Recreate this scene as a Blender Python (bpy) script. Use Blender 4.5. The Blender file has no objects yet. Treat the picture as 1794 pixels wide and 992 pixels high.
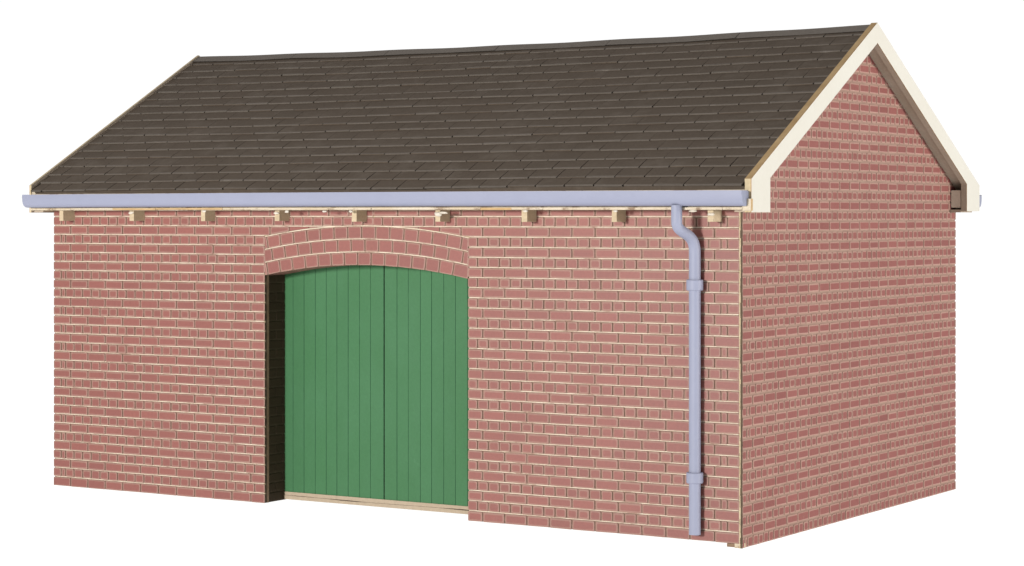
import bpy, math, random
from math import sin, cos, radians, pi, sqrt, atan2
random.seed(7)
C = bpy.context.scene.collection
S = 0.225            # metres per brick length; everything below is measured in brick lengths
ZO = 0.164           # the gable panels reach this far below the front panel

# ------------------------------------------------------------------ materials
def new_mat(name):
    m = bpy.data.materials.new(name); m.use_nodes = True
    nt = m.node_tree
    b = nt.nodes['Principled BSDF']
    return m, nt, b

def N(nt, typ, **kw):
    n = nt.nodes.new(typ)
    for k, v in kw.items():
        if k.startswith('i_'):
            n.inputs[k[2:].replace('_', ' ')].default_value = v
        else:
            setattr(n, k, v)
    return n

def ramp(nt, src, p0, p1, c0=(0, 0, 0, 1), c1=(1, 1, 1, 1)):
    r = nt.nodes.new('ShaderNodeValToRGB')
    r.color_ramp.elements[0].position = p0; r.color_ramp.elements[0].color = c0
    r.color_ramp.elements[1].position = p1; r.color_ramp.elements[1].color = c1
    nt.links.new(src, r.inputs[0])
    return r.outputs[0]

def mix(nt, fac, a, b, blend='MIX'):
    m = nt.nodes.new('ShaderNodeMix'); m.data_type = 'RGBA'; m.blend_type = blend
    m.clamp_factor = True
    for sock, val in ((m.inputs[0], fac), (m.inputs[6], a), (m.inputs[7], b)):
        if hasattr(val, 'node'): nt.links.new(val, sock)
        elif isinstance(val, (int, float)): sock.default_value = val
        else: sock.default_value = (*val, 1)
    return m.outputs[2]

def noise(nt, scale, detail=4, rough=.55, stretch=None):
    tc = nt.nodes.new('ShaderNodeTexCoord')
    v = tc.outputs['Object']
    if stretch:
        mp = nt.nodes.new('ShaderNodeMapping'); mp.inputs['Scale'].default_value = stretch
        nt.links.new(v, mp.inputs[0]); v = mp.outputs[0]
    n = nt.nodes.new('ShaderNodeTexNoise')
    n.inputs['Scale'].default_value = scale; n.inputs['Detail'].default_value = detail
    n.inputs['Roughness'].default_value = rough
    nt.links.new(v, n.inputs['Vector'])
    return n.outputs[0]

def bump(nt, b, h, strength, dist):
    bp = nt.nodes.new('ShaderNodeBump'); bp.inputs['Strength'].default_value = strength
    bp.inputs['Distance'].default_value = dist
    nt.links.new(h, bp.inputs['Height']); nt.links.new(bp.outputs[0], b.inputs['Normal'])

def paint(name, c, c2=None, scuff=None, scale=3.0, rough=.75, spec=.25, tint=True, tint_amt=.5,
          fine=40, bump_s=.25, stretch=None, scuff_p=(.66, .74), scuff_scale=5.0, fine_amt=.22):
    """painted card: base colour c drifting to c2 by noise, per-piece tint from the mesh, scuffs of colour scuff"""
    m, nt, b = new_mat(name)
    c = tuple(x * KA for x in c); c2 = tuple(x * KA for x in c2) if c2 else tuple(x * .86 for x in c)
    if scuff: scuff = tuple(x * KA for x in scuff)
    n1 = noise(nt, scale, 5, .6, stretch)
    col = mix(nt, ramp(nt, n1, .35, .68), c, c2)
    if tint:
        at = N(nt, 'ShaderNodeAttribute', attribute_name='tint')
        lo = tuple(x * (1 - .34 * tint_amt) for x in c)
        hi = tuple(min(1, x * (1 + .34 * tint_amt)) for x in c)
        t = mix(nt, at.outputs['Fac'], lo, hi)
        col = mix(nt, .5, col, t)
    n2 = noise(nt, fine, 3, .6)
    col = mix(nt, fine_amt, col, ramp(nt, n2, .25, .75, (.3, .3, .3, 1), (.7, .7, .7, 1)), 'OVERLAY')
    if scuff:
        n3 = noise(nt, scuff_scale, 8, .7)
        col = mix(nt, ramp(nt, n3, *scuff_p), col, scuff)
    nt.links.new(col, b.inputs['Base Color'])
    b.inputs['Roughness'].default_value = rough
    b.inputs['Specular IOR Level'].default_value = spec
    bump(nt, b, n2, bump_s, .004)
    return m

M = {}
KA = .82             # the lamps are bright, the paints this much darker
BR = (.246, .080, .063)
M['brick'] = paint('painted_brick', BR, (.220, .070, .060), (.300, .145, .122), scale=3.2, tint_amt=.48, scuff_p=(.62, .86), scuff_scale=4, rough=.55, spec=.5, bump_s=.12)
M['brick_rim'] = paint('brick_edge_worn', (.310, .172, .135), (.272, .128, .100), tint_amt=.3, rough=.6, spec=.4)
M['brick_side'] = paint('brick_side', (.135, .082, .058), (.10, .06, .04), tint=False)
M['bed'] = paint('bed_joint_cream', (.80, .70, .56), (.60, .48, .365), (.36, .235, .18), scale=5, tint=False, scuff_p=(.53, .64), scuff_scale=2.6)
M['bed_line'] = paint('bed_joint_shadow_line', (.25, .155, .105), (.19, .11, .072), (.45, .33, .25), scale=7, tint=False, scuff_p=(.52, .62), scuff_scale=4)  # thin shadow line painted along the lower edge of each cream joint
M['perp'] = paint('upright_joint_brown', (.225, .145, .103), (.17, .10, .07), (.31, .21, .16), scale=9, tint=False, scuff_p=(.52, .62), scuff_scale=3)
M['gable_brick'] = paint('painted_gable_brick', (.270, .094, .081), (.242, .080, .068), (.33, .17, .135), scale=2.4, tint_amt=.5, scuff_p=(.62, .80), scuff_scale=4)
M['gable_rim'] = paint('gable_brick_edge', (.42, .25, .20), (.37, .205, .165), tint_amt=.2)
M['gable_joint'] = paint('gable_joint_tan', (.372, .242, .185), (.31, .19, .145), (.46, .325, .255), scale=5, tint=False)
M['gable_perp'] = paint('gable_upright_joint', (.32, .205, .155), (.25, .155, .115), (.40, .265, .205), scale=7, tint=False, scuff_scale=4)
M['gable_side'] = paint('gable_brick_side', (.30, .18, .135), (.24, .14, .105), tint=False)
M['dark_brick'] = paint('dark_jamb_brick', (.052, .036, .021), (.040, .028, .016), (.08, .052, .033), tint_amt=.5, rough=.8, spec=.1)
M['dark_joint'] = paint('dark_jamb_joint', (.095, .070, .045), (.06, .043, .027), tint=False, spec=.1)
M['char'] = paint('laser_charred_edge', (.065, .046, .030), (.12, .08, .045), scale=8, tint=False)
M['raw_edge'] = paint('raw_card_edge', (.62, .52, .35), (.50, .39, .23), (.20, .13, .07), scale=6, tint=False, scuff_p=(.62, .72))
M['tan_edge'] = paint('tan_card_edge', (.27, .18, .115), (.20, .125, .075), scale=9, tint=False)
M['slate'] = paint('slate_grey_card', (.120, .093, .071), (.100, .078, .059), (.154, .125, .100), scale=1.6, tint_amt=.18,
                   rough=.85, spec=.10, scuff_p=(.50, .74), scuff_scale=3.0, bump_s=.3)
M['slate_butt'] = paint('slate_worn_edge', (.166, .143, .121), (.118, .097, .078), (.235, .208, .18), scale=2.0, tint=True, tint_amt=.4, scuff_p=(.60, .72), scuff_scale=4, spec=.1)
M['slate_dark'] = paint('slate_side', (.030, .024, .019), tint=False, spec=.05)
M['ridge'] = paint('ridge_paper', (.185, .162, .141), (.155, .135, .116), (.25, .22, .195), scale=2, rough=.8, tint=True, tint_amt=.3, spec=.1)
M['cream'] = paint('cream_paint', (.690, .665, .588), (.672, .642, .56), tint=False, scale=1.2, rough=.65, fine=25, bump_s=.08, spec=.2, fine_amt=.05)
M['golden'] = paint('toasted_edge', (.56, .39, .20), (.42, .27, .12), (.68, .56, .38), scale=5, tint=False)
M['golden_dark'] = paint('toasted_edge_dark', (.42, .24, .08), (.30, .16, .06), scale=7, tint=False)
M['wood'] = paint('raw_wood', (.55, .445, .30), (.47, .37, .24), (.62, .53, .41), scale=3, tint=False, stretch=(1, 1, 6), scuff_p=(.66, .75))
M['board'] = paint('raw_brown_board', (.41, .335, .26), (.36, .285, .21), scale=2, tint=False)
M['soffit'] = paint('pale_card', (.62, .545, .43), (.52, .42, .28), (.27, .19, .125), scale=2.6, tint=False, scuff_p=(.54, .62), scuff_scale=4)
M['boxend'] = paint('pale_end_card', (.66, .58, .47), (.58, .49, .38), scale=4, tint=False)
M['green'] = paint('green_paint', (.039, .145, .052), (.055, .172, .076), (.080, .218, .108), scale=2.2, tint_amt=.22, rough=.58,
                   spec=.3, scuff_p=(.66, .84), scuff_scale=6, stretch=(1, 1, .6), fine_amt=.14)
M['green_groove'] = paint('green_groove', (.030, .110, .050), (.022, .085, .042), (.048, .155, .066), scale=2.5, tint=False, scuff_p=(.48, .60), scuff_scale=3.2)
M['green_dark'] = paint('green_gap', (.010, .035, .018), tint=False)
M['sill'] = paint('bare_mdf', (.43, .345, .25), (.385, .30, .21), (.50, .41, .31), scale=1.6, tint=False, stretch=(.5, 1, 2.5))
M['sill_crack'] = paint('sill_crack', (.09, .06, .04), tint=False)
M['lilac'] = paint('lilac_plastic', (.280, .296, .392), (.268, .285, .382), (.31, .322, .40), scale=1.0, tint=False, rough=.5, spec=.3, fine=7, bump_s=.02, fine_amt=.06, scuff_p=(.60, .8), scuff_scale=2)
M['glue'] = paint('dried_glue', (.66, .62, .55), (.55, .48, .38), tint=False, rough=.4)

# ------------------------------------------------------------------ mesh builder
class MB:
    def __init__(s): s.v = []; s.f = []; s.m = []; s.t = []; s.mats = []
    def mi(s, name):
        if name not in s.mats: s.mats.append(name)
        return s.mats.index(name)
    def face(s, pts, mat, tint=.5):
        i = len(s.v); s.v += [tuple(p) for p in pts]
        s.f.append(tuple(range(i, i + len(pts)))); s.m.append(s.mi(mat)); s.t.append(tint)
    def grid_faces(s, verts, faces, mat, tint=.5):
        i = len(s.v); s.v += [tuple(p) for p in verts]
        for f in faces:
            s.f.append(tuple(i + k for k in f)); s.m.append(s.mi(mat)); s.t.append(tint)
    def box(s, x0, x1, y0, y1, z0, z1, mat, mats=None, tint=.5):
        """mats: dict with keys -x +x -y +y -z +z overriding the material"""
        mats = mats or {}
        P = [(x, y, z) for z in (z0, z1) for y in (y0, y1) for x in (x0, x1)]
        for key, idx in (('-x', (0, 4, 6, 2)), ('+x', (1, 3, 7, 5)), ('-y', (0, 1, 5, 4)),
                         ('+y', (2, 6, 7, 3)), ('-z', (0, 2, 3, 1)), ('+z', (4, 5, 7, 6))):
            s.face([P[k] for k in idx], mats.get(key, mat), tint)
    def prism(s, prof, x0, x1, mat, fx0=None, fx1=None, edge=None, tint=.5):
        """profile of (y,z), counter-clockwise seen from +x, extruded along x"""
        n = len(prof)
        s.face([(x1, y, z) for y, z in prof], fx1 or mat, tint)
        s.face([(x0, y, z) for y, z in reversed(prof)], fx0 or mat, tint)
        for k in range(n):
            a, b = prof[k], prof[(k + 1) % n]
            em = edge[k] if edge else mat
            s.face([(x0, *a), (x0, *b), (x1, *b), (x1, *a)][::-1], em, tint)
    def build(s, name, parent=None, smooth=False, origin=None, merge=False):
        me = bpy.data.meshes.new(name)
        o0 = origin or (0, 0, 0)
        me.from_pydata([((x - o0[0]) * S, (y - o0[1]) * S, (z - o0[2]) * S) for x, y, z in s.v], [], s.f)
        for k in s.mats: me.materials.append(M[k])
        me.polygons.foreach_set('material_index', s.m)
        at = me.color_attributes.new('tint', 'FLOAT_COLOR', 'CORNER')
        buf = []
        for f, t in zip(s.f, s.t): buf += [t, t, t, 1.0] * len(f)
        at.data.foreach_set('color', buf)
        if smooth: me.polygons.foreach_set('use_smooth', [True] * len(me.polygons))
        me.update()
        if merge:
            import bmesh
            bm = bmesh.new(); bm.from_mesh(me); bmesh.ops.remove_doubles(bm, verts=bm.verts, dist=1e-5)
            bm.to_mesh(me); bm.free()
        o = bpy.data.objects.new(name, me); C.objects.link(o)
        if parent is not None: o.parent = parent
        o.location = tuple(c * S for c in o0)
        if parent is root: o.location.z += ZO * S
        return o

root = bpy.data.objects.new('goods_shed', None); C.objects.link(root)
root.empty_display_size = .3
root['label'] = 'red brick model goods shed with green double doors, dark slate roof and lilac guttering'
root['category'] = 'model building'

# ------------------------------------------------------------------ 2-D helpers (convex polygons)
def clip(poly, a, b, c):
    """keep a*u+b*v<=c"""
    out = []
    n = len(poly)
    for i in range(n):
        p, q = poly[i], poly[(i + 1) % n]
        dp, dq = a * p[0] + b * p[1] - c, a * q[0] + b * q[1] - c
        if dp <= 0: out.append(p)
        if (dp < 0 < dq) or (dq < 0 < dp):
            t = dp / (dp - dq); out.append((p[0] + t * (q[0] - p[0]), p[1] + t * (q[1] - p[1])))
    return out
def inset(poly, d):
    out = poly
    n = len(poly)
    for i in range(n):
        p, q = poly[i], poly[(i + 1) % n]
        ex, ey = q[0] - p[0], q[1] - p[1]
        l = sqrt(ex * ex + ey * ey)
        if l < 1e-6: continue
        nx, ny = ey / l, -ex / l            # outward for a counter-clockwise polygon
        out = clip(out, nx, ny, nx * p[0] + ny * p[1] - d)
        if len(out) < 3: return []
    return out
def area(p):
    return .5 * sum(p[i][0] * p[(i + 1) % len(p)][1] - p[(i + 1) % len(p)][0] * p[i][1] for i in range(len(p)))

def rounded(P, r):
    q = []; n = len(P)
    for i in range(n):
        p, a, b = P[i], P[i - 1], P[(i + 1) % n]
        la = max(1e-6, sqrt((a[0] - p[0]) ** 2 + (a[1] - p[1]) ** 2)); lb = max(1e-6, sqrt((b[0] - p[0]) ** 2 + (b[1] - p[1]) ** 2))
        ra, rb = min(r, la * .3), min(r, lb * .3)
        q.append((p[0] + (a[0] - p[0]) * ra / la, p[1] + (a[1] - p[1]) * ra / la))
        q.append((p[0] + (b[0] - p[0]) * rb / lb, p[1] + (b[1] - p[1]) * rb / lb))
    return q
def brick(mb, T, poly, face, rim, side, depth=.038, rimw=.055, jit=.007, proud=0.0):
    """one engraved brick: flat face, worn rim, sides down to the joint. T maps (u,v,d) to space"""
    if len(poly) < 3 or area(poly) < .006: return
    poly = [(u + random.uniform(-jit, jit), v + random.uniform(-jit, jit)) for u, v in poly]
    tint = min(1, max(0, random.gauss(.5, .22)))
    inn = inset(poly, rimw * random.uniform(.75, 1.25))
    if len(inn) == len(poly):
        m_ = len(poly)
        best = min(range(m_), key=lambda k: sum((inn[(i + k) % m_][0] - poly[i][0]) ** 2 + (inn[(i + k) % m_][1] - poly[i][1]) ** 2 for i in range(m_)))
        inn = rounded([inn[(i + best) % m_] for i in range(m_)], .035)
        poly = rounded(poly, .03)
    n = len(poly)
    dz = proud + random.uniform(-.004, .004)
    if len(inn) == n:
        mb.face([T(u, v, dz) for u, v in inn], face, tint)
        for i in range(n):
            j = (i + 1) % n
            mb.face([T(*poly[i], dz - .010), T(*poly[j], dz - .010), T(*inn[j], dz), T(*inn[i], dz)], rim, tint)
    else:
        mb.face([T(u, v, dz - .010) for u, v in poly], rim if len(inn) < 3 else face, tint)
    for i in range(n):
        j = (i + 1) % n
        mb.face([T(*poly[i], -depth), T(*poly[j], -depth), T(*poly[j], dz - .010), T(*poly[i], dz - .010)], side, tint)

def rect(u0, u1, v0, v1): return [(u0, v0), (u1, v0), (u1, v1), (u0, v1)]

CP = .3966            # course pitch
GAP, PG = .048, .048   # bed gap, upright gap

def course_cells(a, b, joints):
    js = sorted([j for j in joints if a + .05 < j < b - .05])
    e = [a] + js + [b]
    return list(zip(e[:-1], e[1:]))

def brickwork(mb, T, segs_of, joints_of, v0, ncourse, vmax, clips, mats, depth=.038, gap=GAP, pg=PG, rimw=.055, notch=(.05, .05), line=None):
    """mats: face, rim, side, bed, perp"""
    face, rim, side, bed, perp = mats
    for k in range(ncourse):
        b0, b1 = v0 + k * CP, v0 + (k + 1) * CP
        if b0 > vmax - .03: break
        t1 = min(b1, vmax)
        wob = random.uniform(-.006, .006)
        for (a, b, clipfn) in segs_of(k, b0, t1):
            na = notch[0]; nb = notch[1]
            steps = [a + na + (b - nb - a - na) * i / (60 if clipfn else 1) for i in range(61 if clipfn else 2)]
            for ua, ub in zip(steps[:-1], steps[1:]):
                q = rect(ua, ub, b0 + gap / 2, t1 - gap / 2)
                for c in clips: q = clip(q, *c)
                if clipfn: q = clipfn(q)
                if len(q) > 2: mb.face([T(u, v, -depth) for u, v in q], perp)
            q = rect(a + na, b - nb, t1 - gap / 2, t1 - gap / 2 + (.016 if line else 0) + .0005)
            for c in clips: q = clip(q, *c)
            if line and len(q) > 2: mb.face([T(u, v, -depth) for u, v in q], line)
            q = rect(a + na, b - nb, t1 - gap / 2 + (.016 if line else 0), min(t1 + gap / 2, vmax))
            for c in clips: q = clip(q, *c)
            if len(q) > 2: mb.face([T(u, v, -depth) for u, v in q], bed)
            if k == 0:
                mb.face([T(u, v, -depth) for u, v in rect(a + na, b - nb, b0, b0 + gap / 2)], perp)
            for (u0, u1) in course_cells(a, b, joints_of(k)):
                l = u0 + (pg / 2 if u0 > a else 0); r = u1 - (pg / 2 if u1 < b else 0)
                p = rect(l, r, b0 + gap / 2 + wob * .5, t1 - gap / 2 + wob * .5)
                if k == 0: p = rect(l, r, b0, t1 - gap / 2)
                for c in clips: p = clip(p, *c)
                if clipfn: p = clipfn(p)
                brick(mb, T, p, face, rim, side, depth, rimw)

# ------------------------------------------------------------------ key sizes
L, G = 33.5, 21.75
DL, DR = -21.78, -11.79           # doorway
SPR, CRN, RING = 9.465, 9.95, .523   # arch springing, crown, ring height
half = (DR - DL) / 2; xc = (DL + DR) / 2; rise = CRN - SPR
DEP = .038
RAD = (half * half + rise * rise) / (2 * rise); ZC = CRN - RAD
SOF = 12.155                          # soffit
DOORY = 1.42
RX, RZ, TAN = 10.9, 19.67, .547      # ridge y, z, roof slope
ANG = math.atan(TAN)
def arch_z(x, r): return ZC + sqrt(max(0, r * r - (x - xc) ** 2))

# ------------------------------------------------------------------ front wall
def Tf(u, v, d): return (-L + u, -d, v)
uL, uR = DL + L, DR + L
MID = 17.2
REND = L - .11
def front_segs(k, b0, b1):
    top_ex = ZC + RAD + 3 * RING
    if b1 < ZC + sqrt((RAD + 3 * RING) ** 2 - half ** 2) + .12:
        return [(0, uL, None), (uR, REND, None)]
    if b0 < top_ex:
        R3 = RAD + 3 * RING + .035
        def cf(p):
            cx = sum(q[0] for q in p) / len(p) - L
            if abs(cx - xc) > half + .6 or min(q[0] for q in p) - L > DR + .04 or max(q[0] for q in p) - L < DL - .04: return p
            # chord under this brick
            xa = min(q[0] for q in p) - L; xb = max(q[0] for q in p) - L
            za, zb = arch_z(xa, R3), arch_z(xb, R3)
            sl = (zb - za) / max(1e-6, xb - xa)
            # keep v >= za + sl*(u-(xa+L))
            return clip(p, sl, -1, sl * (xa + L) - za)
        return [(0, MID, cf), (MID, REND, cf)]
    return [(0, MID, None), (MID, REND, None)]
def front_joints(k):
    js = []
    if k % 2 == 0:
        js += [n for n in range(1, 18)]
        js = [j for j in js if j < MID - .2]
        js += [REND - n for n in range(1, 17) if REND - n > MID + .2]
    else:
        a = [.45, .70] + [.70 + .5 * n for n in range(1, 40)]
        js += [j for j in a if j < MID - .1]
        b = [REND - .48, REND - .74] + [REND - .74 - .5 * n for n in range(1, 40)]
        js += [j for j in b if j > MID + .1]
    return js
mb = MB()
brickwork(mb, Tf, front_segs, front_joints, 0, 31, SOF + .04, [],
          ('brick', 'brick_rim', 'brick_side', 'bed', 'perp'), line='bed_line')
# the panel behind the brick face: left, right, over the doorway
mb.box(-L + .06, DL - .015, .058, .30, 0, SOF + .3, 'raw_edge', {'+x': 'char', '-x': 'tan_edge'})
mb.box(DR + .015, -.115, .058, .30, 0, SOF + .3, 'raw_edge', {'-x': 'char'})
mb.box(DL - .015, DR + .015, .062, .30, CRN + .06, SOF + .3, 'raw_edge', {'-z': 'char'})
wall = mb.build('brick_wall', root)
wall['label'] = 'long front wall in red engraved brick with cream bed joints'

# ------------------------------------------------------------------ brick arch over the doorway
mb = MB()
def Ta(u, v, d):   # u = distance along the arc measured on the mid radius, v = radius
    a = u / RAD
    return (xc + v * sin(a), -d, ZC + v * cos(a))
amax = math.asin((half + .02) / RAD) * RAD
for ring in range(3):
    r0 = RAD + ring * RING; r1 = r0 + RING
    w = .652
    off = 0 if ring % 2 == 0 else w / 2
    am = math.asin((half + .03) / (r0 + .25)) * RAD
    edges = []
    a = -am + (.17 if ring % 2 == 0 else .42)
    edges = [-am]
    while a < am - .08: edges.append(a); a += w
    edges.append(am)
    for u0, u1 in zip(edges[:-1], edges[1:]):
        l = u0 + (PG / 2 if u0 > -am else 0); r = u1 - (PG / 2 if u1 < am else 0)
        lo = r0 + (.0 if ring == 0 else GAP / 2)
        p = rect(l, r, lo, r1 - GAP / 2)
        # square up the outermost bricks to the doorway edge (u shrinks with radius)
        if u0 <= -am or u1 >= am:
            q = []
            for uu, vv in p:
                lim = math.asin((half + .03) / vv) * RAD
                q.append((max(-lim, min(lim, uu)), vv))
            p = q
        brick(mb, Ta, p, 'brick', 'brick_rim', 'brick_side', jit=.006, rimw=.045)
    # joints behind: the ring body and the cream line on top
    nseg = 40
    for i in range(nseg):
        x0 = -half + 2 * half * i / nseg + xc; x1 = -half + 2 * half * (i + 1) / nseg + xc
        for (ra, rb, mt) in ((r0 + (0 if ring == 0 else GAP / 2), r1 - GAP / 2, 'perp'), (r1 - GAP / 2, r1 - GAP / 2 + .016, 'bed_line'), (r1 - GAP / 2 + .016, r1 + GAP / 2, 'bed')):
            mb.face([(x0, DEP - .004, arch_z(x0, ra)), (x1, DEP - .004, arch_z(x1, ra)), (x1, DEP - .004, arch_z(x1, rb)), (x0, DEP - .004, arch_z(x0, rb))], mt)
# panel edge under the arch: charred line, then the red-brown lining tiles seen from below
nseg = 40
for i in range(nseg):
    x0 = DL + 2 * half * i / nseg; x1 = DL + 2 * half * (i + 1) / nseg
    z0, z1 = arch_z(x0, RAD), arch_z(x1, RAD)
    mb.face([(x0, DEP, z0), (x1, DEP, z1), (x1, .13, z1 + .02), (x0, .13, z0 + .02)][::-1], 'char')
    mb.face([(x0, DEP + .012, z0), (x0, DEP + .012, z0 + .2), (x1, DEP + .012, z1 + .2), (x1, DEP + .012, z1)], 'char')
arch = mb.build('brick_arch', root)
# lining under the arch
mb = MB()
am = math.asin(half / RAD) * RAD
def Tl(u, v, d):
    a = u / RAD; r = RAD - .012 - d
    return (xc + r * sin(a), v, ZC + r * cos(a))
a = -am + .25; edges = [-am]
while a < am - .1: edges.append(a); a += .652
edges.append(am)
for u0, u1 in zip(edges[:-1], edges[1:]):
    for y0, y1 in ((.14, .62), (.62, 1.0), (1.0, DOORY + .05)):
        p = rect(u0 + .03, u1 - .03, y0 + .015, y1 - .015)
        brick(mb, Tl, p, 'brick', 'brick_rim', 'brick_side', depth=.03, jit=.004)
for i in range(nseg):
    x0 = DL + 2 * half * i / nseg; x1 = DL + 2 * half * (i + 1) / nseg
    z0, z1 = arch_z(x0, RAD) + .02, arch_z(x1, RAD) + .02
    mb.face([(x0, .13, z0), (x1, .13, z1), (x1, DOORY + .1, z1), (x0, DOORY + .1, z0)][::-1], 'char')
    mb.face([(x0, DOORY + .1, z0), (x0, DOORY + .1, z0 + .6), (x1, DOORY + .1, z1 + .6), (x1, DOORY + .1, z1)], 'char')
mb.build('arch_lining', root)

# ------------------------------------------------------------------ doorway jambs (bricks coloured much darker than the wall)
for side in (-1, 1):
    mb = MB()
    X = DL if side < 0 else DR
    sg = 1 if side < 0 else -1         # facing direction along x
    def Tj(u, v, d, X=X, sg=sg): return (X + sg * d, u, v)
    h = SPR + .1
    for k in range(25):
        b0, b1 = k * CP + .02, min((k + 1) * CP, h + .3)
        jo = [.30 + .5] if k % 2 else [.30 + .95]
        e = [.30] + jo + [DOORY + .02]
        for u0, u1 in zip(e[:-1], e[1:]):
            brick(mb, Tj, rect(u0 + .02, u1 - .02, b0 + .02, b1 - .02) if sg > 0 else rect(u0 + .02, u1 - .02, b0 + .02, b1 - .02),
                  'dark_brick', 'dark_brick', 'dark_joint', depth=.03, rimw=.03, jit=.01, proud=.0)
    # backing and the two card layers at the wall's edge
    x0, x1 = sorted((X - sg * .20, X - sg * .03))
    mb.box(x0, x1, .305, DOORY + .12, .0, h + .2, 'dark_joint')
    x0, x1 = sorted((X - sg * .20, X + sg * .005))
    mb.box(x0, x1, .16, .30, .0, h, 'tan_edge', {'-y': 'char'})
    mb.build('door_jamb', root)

# ------------------------------------------------------------------ doors
pl = [-21.95, -21.362, -20.792, -20.211, -19.649, -19.105, -18.535, -17.966, -17.418, -16.77]
pr = [-16.71, -16.104, -15.551, -14.963, -14.42, -13.839, -13.279, -12.708, -12.15, -11.62]
for planks in (pl, pr):
    mb = MB()
    g = .013
    zb, zt = .34, CRN + .35
    mb.box(planks[0], planks[-1], DOORY + .02, DOORY + .14, zb, zt, 'green_groove', {'-x': 'green_dark', '+x': 'green_dark'})
    for i in range(len(planks) - 1):
        a = planks[i] + (g if i else 0); b = planks[i + 1] - (g if i < len(planks) - 2 else 0)
        t = random.uniform(.15, .85); dy = random.uniform(-.004, .004)
        z_0 = zb - random.uniform(0, .012)
        y = DOORY + dy
        mb.face([(a, y, z_0), (b, y, z_0), (b, y, zt), (a, y, zt)], 'green', t)
        c = .012
        mb.face([(a - c, y + .02, z_0), (a, y, z_0), (a, y, zt), (a - c, y + .02, zt)], 'green_groove', t)
        mb.face([(b, y, z_0), (b + c, y + .02, z_0), (b + c, y + .02, zt), (b, y, zt)], 'green_groove', t)
        mb.face([(a, y, z_0), (a, y + .02, z_0), (b, y + .02, z_0), (b, y, z_0)], 'green_groove', t)
    mb.build('door_leaf', root)
# black behind the doors' meeting line
mb = MB()
for i in range(26):      # two strips of bare board, not quite straight
    xa = DL - .05 + (DR - DL + .1) * i / 26; xb = DL - .05 + (DR - DL + .1) * (i + 1) / 26
    def gap(x): return .004 + .016 * max(0, sin((x + 20.8) * .95) * .6 + sin(x * 2.3) * .5)
    def zm(x): return .185 + .012 * sin(x * .8)
    ya = DOORY - .03
    for (fa, fb, mt, yy) in ((lambda x: .03, lambda x: zm(x) - gap(x), 'sill', ya - .012), (lambda x: zm(x) + gap(x), lambda x: .345, 'sill', ya)):
        mb.face([(xa, yy, fa(xa)), (xb, yy, fa(xb)), (xb, yy, fb(xb)), (xa, yy, fb(xa))], mt)
        mb.face([(xa, yy, fb(xa)), (xb, yy, fb(xb)), (xb, yy + .06, fb(xb)), (xa, yy + .06, fb(xa))], mt)
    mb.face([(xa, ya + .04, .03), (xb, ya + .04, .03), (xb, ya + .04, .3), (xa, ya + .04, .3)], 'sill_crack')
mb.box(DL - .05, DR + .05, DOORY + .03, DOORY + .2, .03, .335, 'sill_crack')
mb.build('door_sill', root)

# ------------------------------------------------------------------ gable ends
gz = -ZO
def roof_under(y): return RZ - .60 - TAN * abs(y - RX)
def gable(X, sg):
    mb = MB()
    if sg > 0:
        def T(u, v, d): return (X + d, u, v)
    else:
        def T(u, v, d): return (X - d, G - u, v)
    yr = RX if sg > 0 else G - RX
    top = RZ - .60
    cl = [(TAN, 1, top + TAN * yr), (-TAN, 1, top - TAN * yr)]
    def segs(k, b0, b1): return [(.03, G, None)]
    def joints(k):
        if k % 2: return [.9 + n for n in range(0, 22)]
        if k == 0: return [.25, .48] + [.48 + .45 * n for n in range(1, 60)]
        return [.40, .65] + [.65 + .5 * n for n in range(1, 60)]
    brickwork(mb, T, segs, joints, gz if sg > 0 else 0.0, 60, top + .05, cl,
              ('gable_brick', 'gable_rim', 'gable_side', 'gable_joint', 'gable_perp'), depth=.028, gap=.070, pg=.062, rimw=.048, notch=(.0, .05))
    # panel
    zb = gz if sg > 0 else 0.0
    prof = [(.31, zb), (G - .31, zb), (G - .31, roof_under(G - .31) - .02), (RX, top - .02), (.31, roof_under(.31) - .02)]
    x0, x1 = sorted((X - sg * .06, X - sg * .30))
    n = len(prof)
    mb.prism(prof, x0, x1, 'raw_edge', edge=['raw_edge'] * (n - 1) + ['raw_edge'])
    return mb
gw = gable(0, 1)
# exposed edge of the gable panel at the corner: ragged pale strip and charred line
z = gz
rng = random.Random(3)
while z < SOF:
    z2 = min(SOF, z + rng.uniform(.12, .3))
    a = -.108 + rng.uniform(0, .012); b = -.064 + rng.uniform(-.012, .012); c = rng.uniform(-.006, .012)
    gw.face([(a, -.012, z), (b, -.012, z), (b, -.012, z2), (a, -.012, z2)], 'raw_edge')
    gw.face([(b, -.010, z), (.002 + c, -.010, z), (.002 + c, -.010, z2), (b, -.010, z2)], 'char')
    gw.face([(.002 + c, -.010, z), (.002 + c, .03, z), (.002 + c, .03, z2), (.002 + c, -.010, z2)], 'char')
    z = z2
gw_o = gw.build('gable_wall', root)
gable(-L, -1).build('gable_wall', root)
# bracket under the corner
mb = MB()
mb.box(-.62, -.30, .02, .3, -ZO + .02, -.02, 'char', {'-y': 'tan_edge'})
mb.box(-.30, -.01, .00, .3, -ZO, .0, 'raw_edge', {'-y': 'soffit'})
mb.build('corner_foot', root)
# back wall
mb = MB()
def Tb(u, v, d): return (-u, G + d, v)
brickwork(mb, Tb, lambda k, a, b: [(.1, L - .1, None)], lambda k: ([n + .0 for n in range(1, 34)] if k % 2 == 0 else [.5, .75] + [.75 + .5 * n for n in range(1, 70)]),
          0, 31, SOF + .04, [], ('brick', 'brick_rim', 'brick_side', 'bed', 'perp'), notch=(0, 0))
mb.box(-L + .06, -.115, G - .30, G - .056, 0, SOF + .3, 'raw_edge')
mb.build('brick_wall', root)

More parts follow.
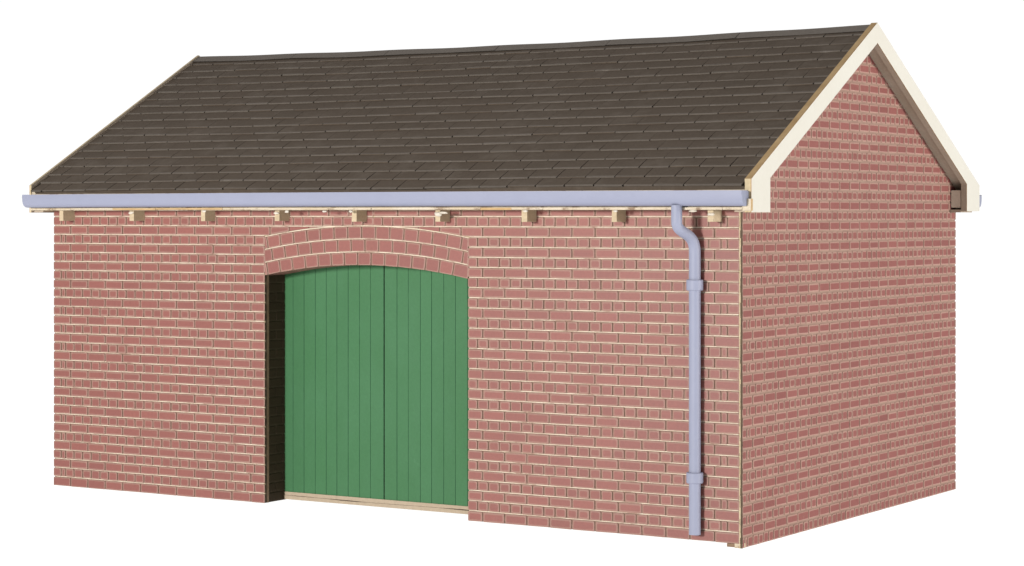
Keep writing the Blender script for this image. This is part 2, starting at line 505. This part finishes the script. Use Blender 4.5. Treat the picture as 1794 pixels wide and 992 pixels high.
# ------------------------------------------------------------------ roof
XN0, XN1 = .50, .764           # near bargeboard
XF0, XF1 = -34.17, -34.06      # far bargeboard
EY = -1.02                     # y of the slate eave, front
def sag(x, f):                 # the ridge sags a little between the gables
    t = (x - XF0) / (XN1 - XF0)
    return -.135 * sin(pi * max(0, min(1, t))) * f
rows = 18
def roof(front):
    mb = MB()
    sgn = 1 if front else -1
    Ls = (RX - EY) / cos(ANG)
    def R(x, s, d):            # s up the slope from the eave, d = height above the slate bed
        y = EY + s * cos(ANG) - d * sin(ANG)
        z = RZ - .155 - TAN * (RX - EY) + s * sin(ANG) + d * cos(ANG) + sag(x, s / Ls)
        return (x, y if front else 2 * RX - y, z)
    xs = [XF1 + .01 + (XN0 - .01 - XF1 - .01) * i / 24 for i in range(25)]
    # roof board
    for a, b in zip(xs[:-1], xs[1:]):
        for d, mt in ((-.02, 'slate_dark'), (-.40, 'board')):
            p = [R(a, .14, d), R(b, .14, d), R(b, Ls, d), R(a, Ls, d)]
            mb.face(p if (d > -.1) == front else p[::-1], mt)
        aa = max(a, xs[0] + .22)
        p = [R(aa, .14, -.40), R(b, .14, -.40), R(b, .14, -.02), R(aa, .14, -.02)]
        mb.face(p if front else p[::-1], 'slate')
    for x in (xs[0], xs[-1]):
        mb.face([R(x, .14, -.40), R(x, Ls, -.40), R(x, Ls, -.02), R(x, .14, -.02)], 'slate_dark')
    W = 1.255
    pitch = (Ls - .05) / rows
    rr = random.Random(11 if front else 12)
    for k in range(rows):
        s0 = k * pitch + rr.uniform(-.03, .03); s1 = min(Ls - .02, s0 + pitch * 1.25)
        ph = rr.uniform(0, 6); am = rr.uniform(.015, .05)
        off = (k % 2) * W / 2 + rr.uniform(-.09, .09) + .82
        tilt = rr.uniform(.055, .075)
        j = -off
        x = xs[0] - W + ((off) % W)
        row_t = rr.uniform(-.05, .05)
        tp = rr.uniform(-.02, .02)
        while x < xs[-1]:
            a = max(x, xs[0] + .2 * max(0, 1 - k / 2)); b = min(x + W, xs[-1])
            if b - a > .06:
                t = min(1, max(0, rr.gauss(.5, .2) + row_t))
                g0 = rr.uniform(.018, .036); g1 = .002 if k > 2 else .010
                wa = am * sin(a * .32 + ph); wb = am * sin(b * .32 + ph)
                d0 = tilt + rr.uniform(-.006, .008)
                ja = rr.uniform(-.02, .02); jb = ja + rr.uniform(-.014, .014)
                th = .048
                A = R(a + g0, s0 + wa + ja, d0); B = R(b - g0, s0 + wb + jb, d0)
                Cc = R(b - g1, s1 + wb, .012); D = R(a + g1, s1 + wa, .012)
                A2 = R(a + g0, s0 + wa + ja + .006, d0 - th); B2 = R(b - g0, s0 + wb + jb + .006, d0 - th)
                C2 = R(b - g1, s1 + wb, -.018); D2 = R(a + g1, s1 + wa, -.018)
                # worn arris along the butt: a narrow chamfer
                ch = .072 * rr.uniform(.5, 1.4)
                A1 = R(a + g1 + .003, s0 + wa + ja + ch, d0 + .004); B1 = R(b - g1 - .003, s0 + wb + jb + ch, d0 + .004)
                fs = [([A1, B1, Cc, D], 'slate', t), ([A, B, B1, A1], 'slate_butt', min(1, max(0, rr.gauss(.5, .3)))),
                      ([A2, B2, B, A], 'slate_butt' if rr.random() < .8 else 'slate', .3), ([A2, A, D, D2], 'slate_dark', .5), ([B, B2, C2, Cc], 'slate_dark', .5),
                      ([A2, D2, C2, B2], 'slate_dark', .5)]
                for p, mt, tt in fs: mb.face(p if front else p[::-1], mt, tt)
            x += W
    return mb, R, Ls, xs
mb, R, Ls, xs = roof(True)
rf = mb.build('slate_roof_slope', root)
# ridge strip: a folded paper strip in long lengths, slightly wavy
mr = MB()
rr = random.Random(5)
cuts = [xs[0], -28.2, -22.9, -17.0, -11.4, -5.3, xs[-1]]
for fr in (1, -1):
    for a, b in zip(cuts[:-1], cuts[1:]):
        n = 8; t = rr.uniform(.2, .8)
        lift = rr.uniform(.0, .03)
        for i in range(n):
            x0 = a + (b - a) * i / n + (.02 if i == 0 else 0); x1 = a + (b - a) * (i + 1) / n
            def Q(x, w, d):
                y, z = RX - fr * w * cos(ANG) - fr * d * sin(ANG), RZ - .07 - w * sin(ANG) + d * cos(ANG) + sag(x, 1) + .012 * sin(x * 1.1 + 1)
                return (x, y, z)
            w0 = .56 + .03 * sin(x0 * .7 + t * 9); w1 = .56 + .03 * sin(x1 * .7 + t * 9)
            p = [Q(x0, w0, lift), Q(x1, w1, lift), Q(x1, 0, .02), Q(x0, 0, .02)]
            mr.face(p if fr > 0 else p[::-1], 'ridge', t)
            p = [Q(x0, w0, lift - .05), Q(x1, w1, lift - .05), Q(x1, w1, lift), Q(x0, w0, lift)]
            mr.face(p if fr > 0 else p[::-1], 'slate_dark', t)
mr.build('ridge_strip', root)
roof(False)[0].build('slate_roof_slope', root)

# bargeboards: one V-shaped card each, cream face, toasted edges
FB = 12.07
yo0, yo1 = -.831, 22.62
yi0, yi1 = .765, 21.03
zo = RZ + .02 - TAN * (RX - yo0); zi = RZ - .82 + .02 - TAN * (RX - yi0)
prof = [(yo0, FB), (yi0, FB), (yi0, zi), (RX, RZ - .80), (yi1, zi), (yi1, FB + .06), (yo1, FB + .06), (yo1, zo), (RX, RZ + .02), (yo0, zo)]
edges = ['golden_dark', 'golden_dark', 'board', 'board', 'board', 'golden_dark', 'golden', 'golden', 'golden', 'raw_edge']
def barge(x0, x1, near):
    # concave profile: build the face as quads, then the rims
    mb = MB()
    P = prof
    quads = [(0, 1, 2, 9), (9, 2, 3, 8), (8, 3, 4, 7), (7, 4, 5, 6)]
    lip = .018
    for q in quads:
        mb.face([(x1, *P[i]) for i in q], 'cream' if near else 'board')
        mb.face([(x0, *P[i]) for i in reversed(q)], 'board' if near else 'cream')
    n = len(P)
    xm = x1 - .03 if near else x0 + .03
    for k in range(n):
        a, b = P[k], P[(k + 1) % n]
        for (xa, xb, mt) in ((x0, xm, edges[k] if near else 'golden'), (xm, x1, 'golden_dark' if near else 'raw_edge')):
            # subdivide for a slightly ragged burn
            mb.face([(xa, *b), (xb, *b), (xb, *a), (xa, *a)][::-1], mt)
    return mb
bb = barge(XN0, XN1, True).build('bargeboard', root)
bb['label'] = 'cream bargeboard on the visible gable'
barge(XF0, XF1, False).build('bargeboard', root)

# fascia and soffit boards (front and rear), rafter ends
def ym(y, front): return y if front else 2 * RX - .005 - y
for front in (True, False):
    mb = MB()
    y0, y1 = sorted((ym(-.80, front), ym(-.66, front)))
    mb.box(XF1 + .01, XN0 - .005, y0, y1, 12.16, 12.98, 'soffit')
    mb.build('fascia_board', root)
    mb = MB()
    rr = random.Random(21)
    # soffit card in uneven lengths, its edge showing pale under the gutter
    x = XF1 + .05
    lengths = []
    while x < XN0 - .1:
        w = rr.choice((1.4, 2.4, 3.6, 5.1)); w = min(w, XN0 - .02 - x)
        dz = rr.uniform(-.018, .018); dy = rr.uniform(-.03, .02)
        y0, y1 = sorted((ym(-.98 + dy, front), ym(.4, front)))
        mt = 'golden' if rr.random() < .22 else 'soffit'
        mb.box(x, x + w - .012, y0, y1, SOF + .020 + dz, SOF + .095 + dz * .3, 'board', {'-y' if front else '+y': mt, '-z': 'soffit'})
        x += w
    y0, y1 = sorted((ym(-1.0, front), ym(-.70, front)))
    mb.box(XN0 - .01, XN1 + .06, y0, ym(-.845, front) if front else y1, SOF - .03, SOF + .40, 'soffit', {'+x': 'golden'}) if front else None
    mb.build('soffit_board', root)
for front in (True, False):
    for xl in (-32.49, -28.49, -24.61, -20.73, -16.84, -12.86, -8.93, -5.00, -1.03):
        mb = MB()
        j = lambda a=.02: random.uniform(-a, a)
        x0, x1, z0 = xl + j(), xl + .235 + j(), 11.70 + j(.025)
        yf = -.72 + j(.04)
        y0, y1 = sorted((ym(yf, front), ym(0.02, front)))
        c = .012
        pro = [(x0, z0 + c), (x0 + c, z0), (x1 - c, z0), (x1, z0 + c), (x1 - .005, SOF + .03), (x0 + .005, SOF + .03)]
        mb.face([(a, y0, b) for a, b in pro], 'wood')
        mb.face([(a, y1, b) for a, b in reversed(pro)], 'wood')
        for i in range(6):
            a, b = pro[i], pro[(i + 1) % 6]
            mb.face([(a[0], y0, a[1]), (a[0], y1, a[1]), (b[0], y1, b[1]), (b[0], y0, b[1])], 'wood')
        mb.build('rafter_end', root)
# boxed ends of the eaves beside the bargeboard feet, and the roof underside at the verge
for X0, X1 in ((.012, XN0 - .012), (XF1 + .012, -L - .012)):
    for front in (True, False):
        mb = MB()
        y0, y1 = sorted((ym(.715, front), ym(-.60, front)))
        mb.box(X0 + .02, X1 - .03, y0, y1, 12.29, 13.05, 'boxend')
        mb.box(X0, X1, y0 - .06, y1 + .03, 12.0 + .08, 12.20, 'board')
        mb.build('eaves_box_end', root)

# dried glue on the soffit and rafters
import bmesh
rr = random.Random(9)
for (gx, gy, gzz, gr) in ((-20.62, -.73, 12.05, .10), (-19.9, -.98, 12.11, .09), (-12.7, -.74, 12.0, .17), (-12.4, -.8, 12.06, .11), (-28.38, -.74, 12.06, .10),
                          (-16.7, -.98, 12.11, .10), (-18.0, -.98, 12.11, .07), (-1.5, -.98, 12.12, .10), (-.9, -.73, 12.0, .12), (-24.2, -.97, 12.12, .07), (-8.6, -.97, 12.12, .08), (-4.7, -.97, 12.11, .07)):
    bm = bmesh.new(); bmesh.ops.create_icosphere(bm, subdivisions=2, radius=1)
    sx, sy, sz = gr * rr.uniform(1, 1.9), gr * .5, gr * rr.uniform(.45, .7)
    vs = []
    for v in bm.verts:
        k = 1 + .25 * sin(v.co.x * 5 + gx) * sin(v.co.z * 4 + gx * 2)
        vs.append((gx + v.co.x * sx * k, gy + v.co.y * sy * k, gzz + v.co.z * sz * k))
    glue = MB(); glue.grid_faces(vs, [tuple(v.index for v in f.verts) for f in bm.faces], 'glue'); bm.free()
    glue.build('glue_blob', root, smooth=True, merge=True)

# ------------------------------------------------------------------ gutters and downpipe
def gutter(front):
    mb = MB()
    x0, x1 = -34.03, .61
    # outer profile (y, z) from the back top, round under, to the front lip
    out = [(-.82, 12.86), (-.82, 12.36), (-.90, 12.31), (-1.06, 12.285), (-1.20, 12.30), (-1.31, 12.36), (-1.375, 12.46), (-1.405, 12.58), (-1.42, 12.72), (-1.425, 12.855)]
    inn = [(-1.375, 12.855), (-1.365, 12.72), (-1.34, 12.56), (-1.27, 12.42), (-1.08, 12.35), (-.90, 12.38), (-.87, 12.86)]
    ring = out + inn
    n = len(ring)
    segs = 30
    XS = [x0 + (x1 - x0) * i / segs for i in range(segs + 1)]
    def warp(x): return .02 * sin((x + 34) / 34.6 * pi) * 1.0
    vs = []
    for x in XS:
        for (y, zz) in ring: vs.append((x, ym(y, front), zz + warp(x) - .0))
    fs = []
    for i in range(segs):
        for k in range(n):
            a, b = i * n + k, i * n + (k + 1) % n
            f = (a, b, b + n, a + n)
            fs.append(f if not front else f[::-1])
    mb.grid_faces(vs, fs, 'lilac')
    # stop ends with a rounded arris
    for x, sg in ((x0, -1), (x1, 1)):
        cyy, czz = -1.1, 12.6
        prev = [(x, y, zz) for y, zz in out]
        loops = [prev]
        for t in (.35, .7, 1.0):
            sc = 1 - .10 * (1 - cos(t * pi / 2)); dx = .05 * sin(t * pi / 2)
            loops.append([(x + sg * dx, (y - cyy) * sc + cyy if y > -9 else y, (zz - czz) * sc + czz) for y, zz in out])
        for la, lb in zip(loops[:-1], loops[1:]):
            for k in range(len(out) - 1):
                p = [la[k], la[k + 1], lb[k + 1], lb[k]]
                mb.face([(q[0], ym(q[1], front), q[2]) for q in p], 'lilac')
        p = loops[-1]
        mb.face([(q[0], ym(q[1], front), q[2]) for q in (p if sg < 0 else p[::-1])], 'lilac')
    o = mb.build('gutter', root, smooth=False)
    me = o.data
    bm = bmesh.new(); bm.from_mesh(me); bmesh.ops.remove_doubles(bm, verts=bm.verts, dist=1e-4)
    bmesh.ops.recalc_face_normals(bm, faces=bm.faces); bm.to_mesh(me); bm.free()
    me.polygons.foreach_set('use_smooth', [True] * len(me.polygons))
    me.set_sharp_from_angle(angle=radians(40))
    return o
gutter(True); gutter(False)

def tube(mb, pts, rad, seg, mat, cap0=True, cap1=True):
    from mathutils import Vector
    P = [Vector(p) for p in pts]
    vs = []; n = len(P)
    up = Vector((1, 0, 0))
    for i in range(n):
        t = (P[min(n - 1, i + 1)] - P[max(0, i - 1)]).normalized()
        a = (up - t * up.dot(t)).normalized(); b = t.cross(a)
        r = rad[i] if isinstance(rad, (list, tuple)) else rad
        for k in range(seg):
            w = 2 * pi * k / seg
            vs.append(tuple(P[i] + a * (r * cos(w)) + b * (r * sin(w))))
    fs = []
    for i in range(n - 1):
        for k in range(seg):
            a = i * seg + k; b = i * seg + (k + 1) % seg
            fs.append((a, b, b + seg, a + seg))
    mb.grid_faces(vs, fs, mat)
    if cap0: mb.face([vs[k] for k in range(seg)][::-1], mat)
    if cap1: mb.face([vs[(n - 1) * seg + k] for k in range(seg)], mat)
def finish_round(o, ang=50):
    me = o.data
    bm = bmesh.new(); bm.from_mesh(me); bmesh.ops.remove_doubles(bm, verts=bm.verts, dist=1e-5)
    bmesh.ops.recalc_face_normals(bm, faces=bm.faces); bm.to_mesh(me); bm.free()
    me.polygons.foreach_set('use_smooth', [True] * len(me.polygons))
    me.set_sharp_from_angle(angle=radians(ang))
PXU, PYU = -2.055, -1.18
PXD, PYD = -1.785, -.255
path = [(PXU, PYU, 12.33), (PXU, PYU, 12.0), (PXU, PYU, 11.72)]
def bez(p0, p1, p2, p3, n):
    r = []
    for i in range(1, n + 1):
        t = i / n
        r.append(tuple((1 - t) ** 3 * a + 3 * (1 - t) ** 2 * t * b + 3 * (1 - t) * t * t * c + t ** 3 * d for a, b, c, d in zip(p0, p1, p2, p3)))
    return r
path += bez((PXU, PYU, 11.72), (PXU, PYU, 11.22), (PXD, PYD, 11.42), (PXD, PYD, 10.62), 18)
path += [(PXD, PYD, 10.2), (PXD, PYD, 8), (PXD, PYD, 4), (PXD, PYD, .24)]
mb = MB()
tube(mb, path, [.20] * 3 + [.20 + .015 * i / 18 for i in range(18)] + [.215] * 4, 28, 'lilac')
dp = mb.build('downpipe', root); finish_round(dp)
dp.location = (0, 0, ZO * S)
for zc in (9.40, 2.33):
    mb = MB()
    hh = .20
    tube(mb, [(PXD, PYD, zc - hh), (PXD, PYD, zc - hh), (PXD, PYD, zc - hh + .03), (PXD, PYD, zc + hh - .03), (PXD, PYD, zc + hh), (PXD, PYD, zc + hh)][1:5],
         [.285, .31, .31, .285], 28, 'lilac')
    # keep it just clear of the bricks at the back
    for i, (x, y, zz) in enumerate(mb.v): mb.v[i] = (x, min(y, -.008), zz)
    c = mb.build('pipe_collar', dp); finish_round(c, 35)

# ------------------------------------------------------------------ white ground, made to glow so no contact shadow forms
m, nt, b = new_mat('self_lit_white')
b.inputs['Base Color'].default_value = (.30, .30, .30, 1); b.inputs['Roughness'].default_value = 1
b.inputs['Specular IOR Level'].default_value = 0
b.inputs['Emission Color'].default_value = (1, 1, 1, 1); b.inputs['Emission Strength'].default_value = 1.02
M['glow_ground'] = m
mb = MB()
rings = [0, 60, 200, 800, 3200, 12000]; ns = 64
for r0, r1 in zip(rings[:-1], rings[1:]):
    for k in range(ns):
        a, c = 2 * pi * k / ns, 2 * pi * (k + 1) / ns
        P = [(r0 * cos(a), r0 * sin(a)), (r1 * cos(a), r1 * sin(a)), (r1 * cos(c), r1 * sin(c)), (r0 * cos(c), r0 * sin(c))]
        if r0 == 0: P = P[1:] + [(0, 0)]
        mb.face([(x, y, 0) for x, y in P], 'glow_ground')
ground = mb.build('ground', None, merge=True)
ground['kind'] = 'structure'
ground['label'] = 'plain self-lit white surface under the shed'
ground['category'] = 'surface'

# ------------------------------------------------------------------ world: white backdrop beyond the model, dim studio behind the camera
TH = radians(33.26)
w = bpy.data.worlds.new('World'); bpy.context.scene.world = w; w.use_nodes = True
nt = w.node_tree; bg = nt.nodes['Background']
tc = nt.nodes.new('ShaderNodeTexCoord')
dot = nt.nodes.new('ShaderNodeVectorMath'); dot.operation = 'DOT_PRODUCT'
dot.inputs[1].default_value = (-sin(TH), cos(TH), 0)
nt.links.new(tc.outputs['Generated'], dot.inputs[0])
col = ramp(nt, dot.outputs['Value'], .25, .55, (.10, .10, .105, 1), (1.0, 1.0, 1.0, 1))
nt.links.new(col, bg.inputs['Color']); bg.inputs['Strength'].default_value = 1.03

# ------------------------------------------------------------------ lamps
from mathutils import Vector
def area_lamp(name, loc, tgt, size, power, col):
    ld = bpy.data.lights.new(name, 'AREA'); ld.shape = 'DISK'; ld.size = size * S
    ld.energy = power; ld.color = col
    o = bpy.data.objects.new(name, ld); C.objects.link(o)
    o.location = Vector(loc) * S
    o.rotation_euler = (Vector(tgt) * S - o.location).to_track_quat('-Z', 'Y').to_euler()
    return o
area_lamp('key_softbox', (-21, -105, 22), (-14, 0, 9), 13, 7000, (1, .975, .945))
area_lamp('side_softbox', (120, 11, 15), (0, 11, 9), 25, 6600, (1, .98, .95))

# ------------------------------------------------------------------ camera
cd = bpy.data.cameras.new('camera'); cam = bpy.data.objects.new('camera', cd); C.objects.link(cam)
cam.location = (36.591 * S, -76.613 * S, (11.991 + ZO) * S)
cam.rotation_euler = (radians(90), 0, TH)
cd.sensor_width = 36; cd.lens = 4052.74 / 1794 * 36
cd.shift_x = (897 - 750) / 1794; cd.shift_y = -(496 - 375.84) / 1794
cd.clip_start = .05; cd.clip_end = 10000
sc = bpy.context.scene
sc.camera = cam
sc.render.engine = 'CYCLES'
sc.view_settings.view_transform = 'Standard'; sc.view_settings.look = 'None'
sc.view_settings.exposure = 0; sc.view_settings.gamma = 1
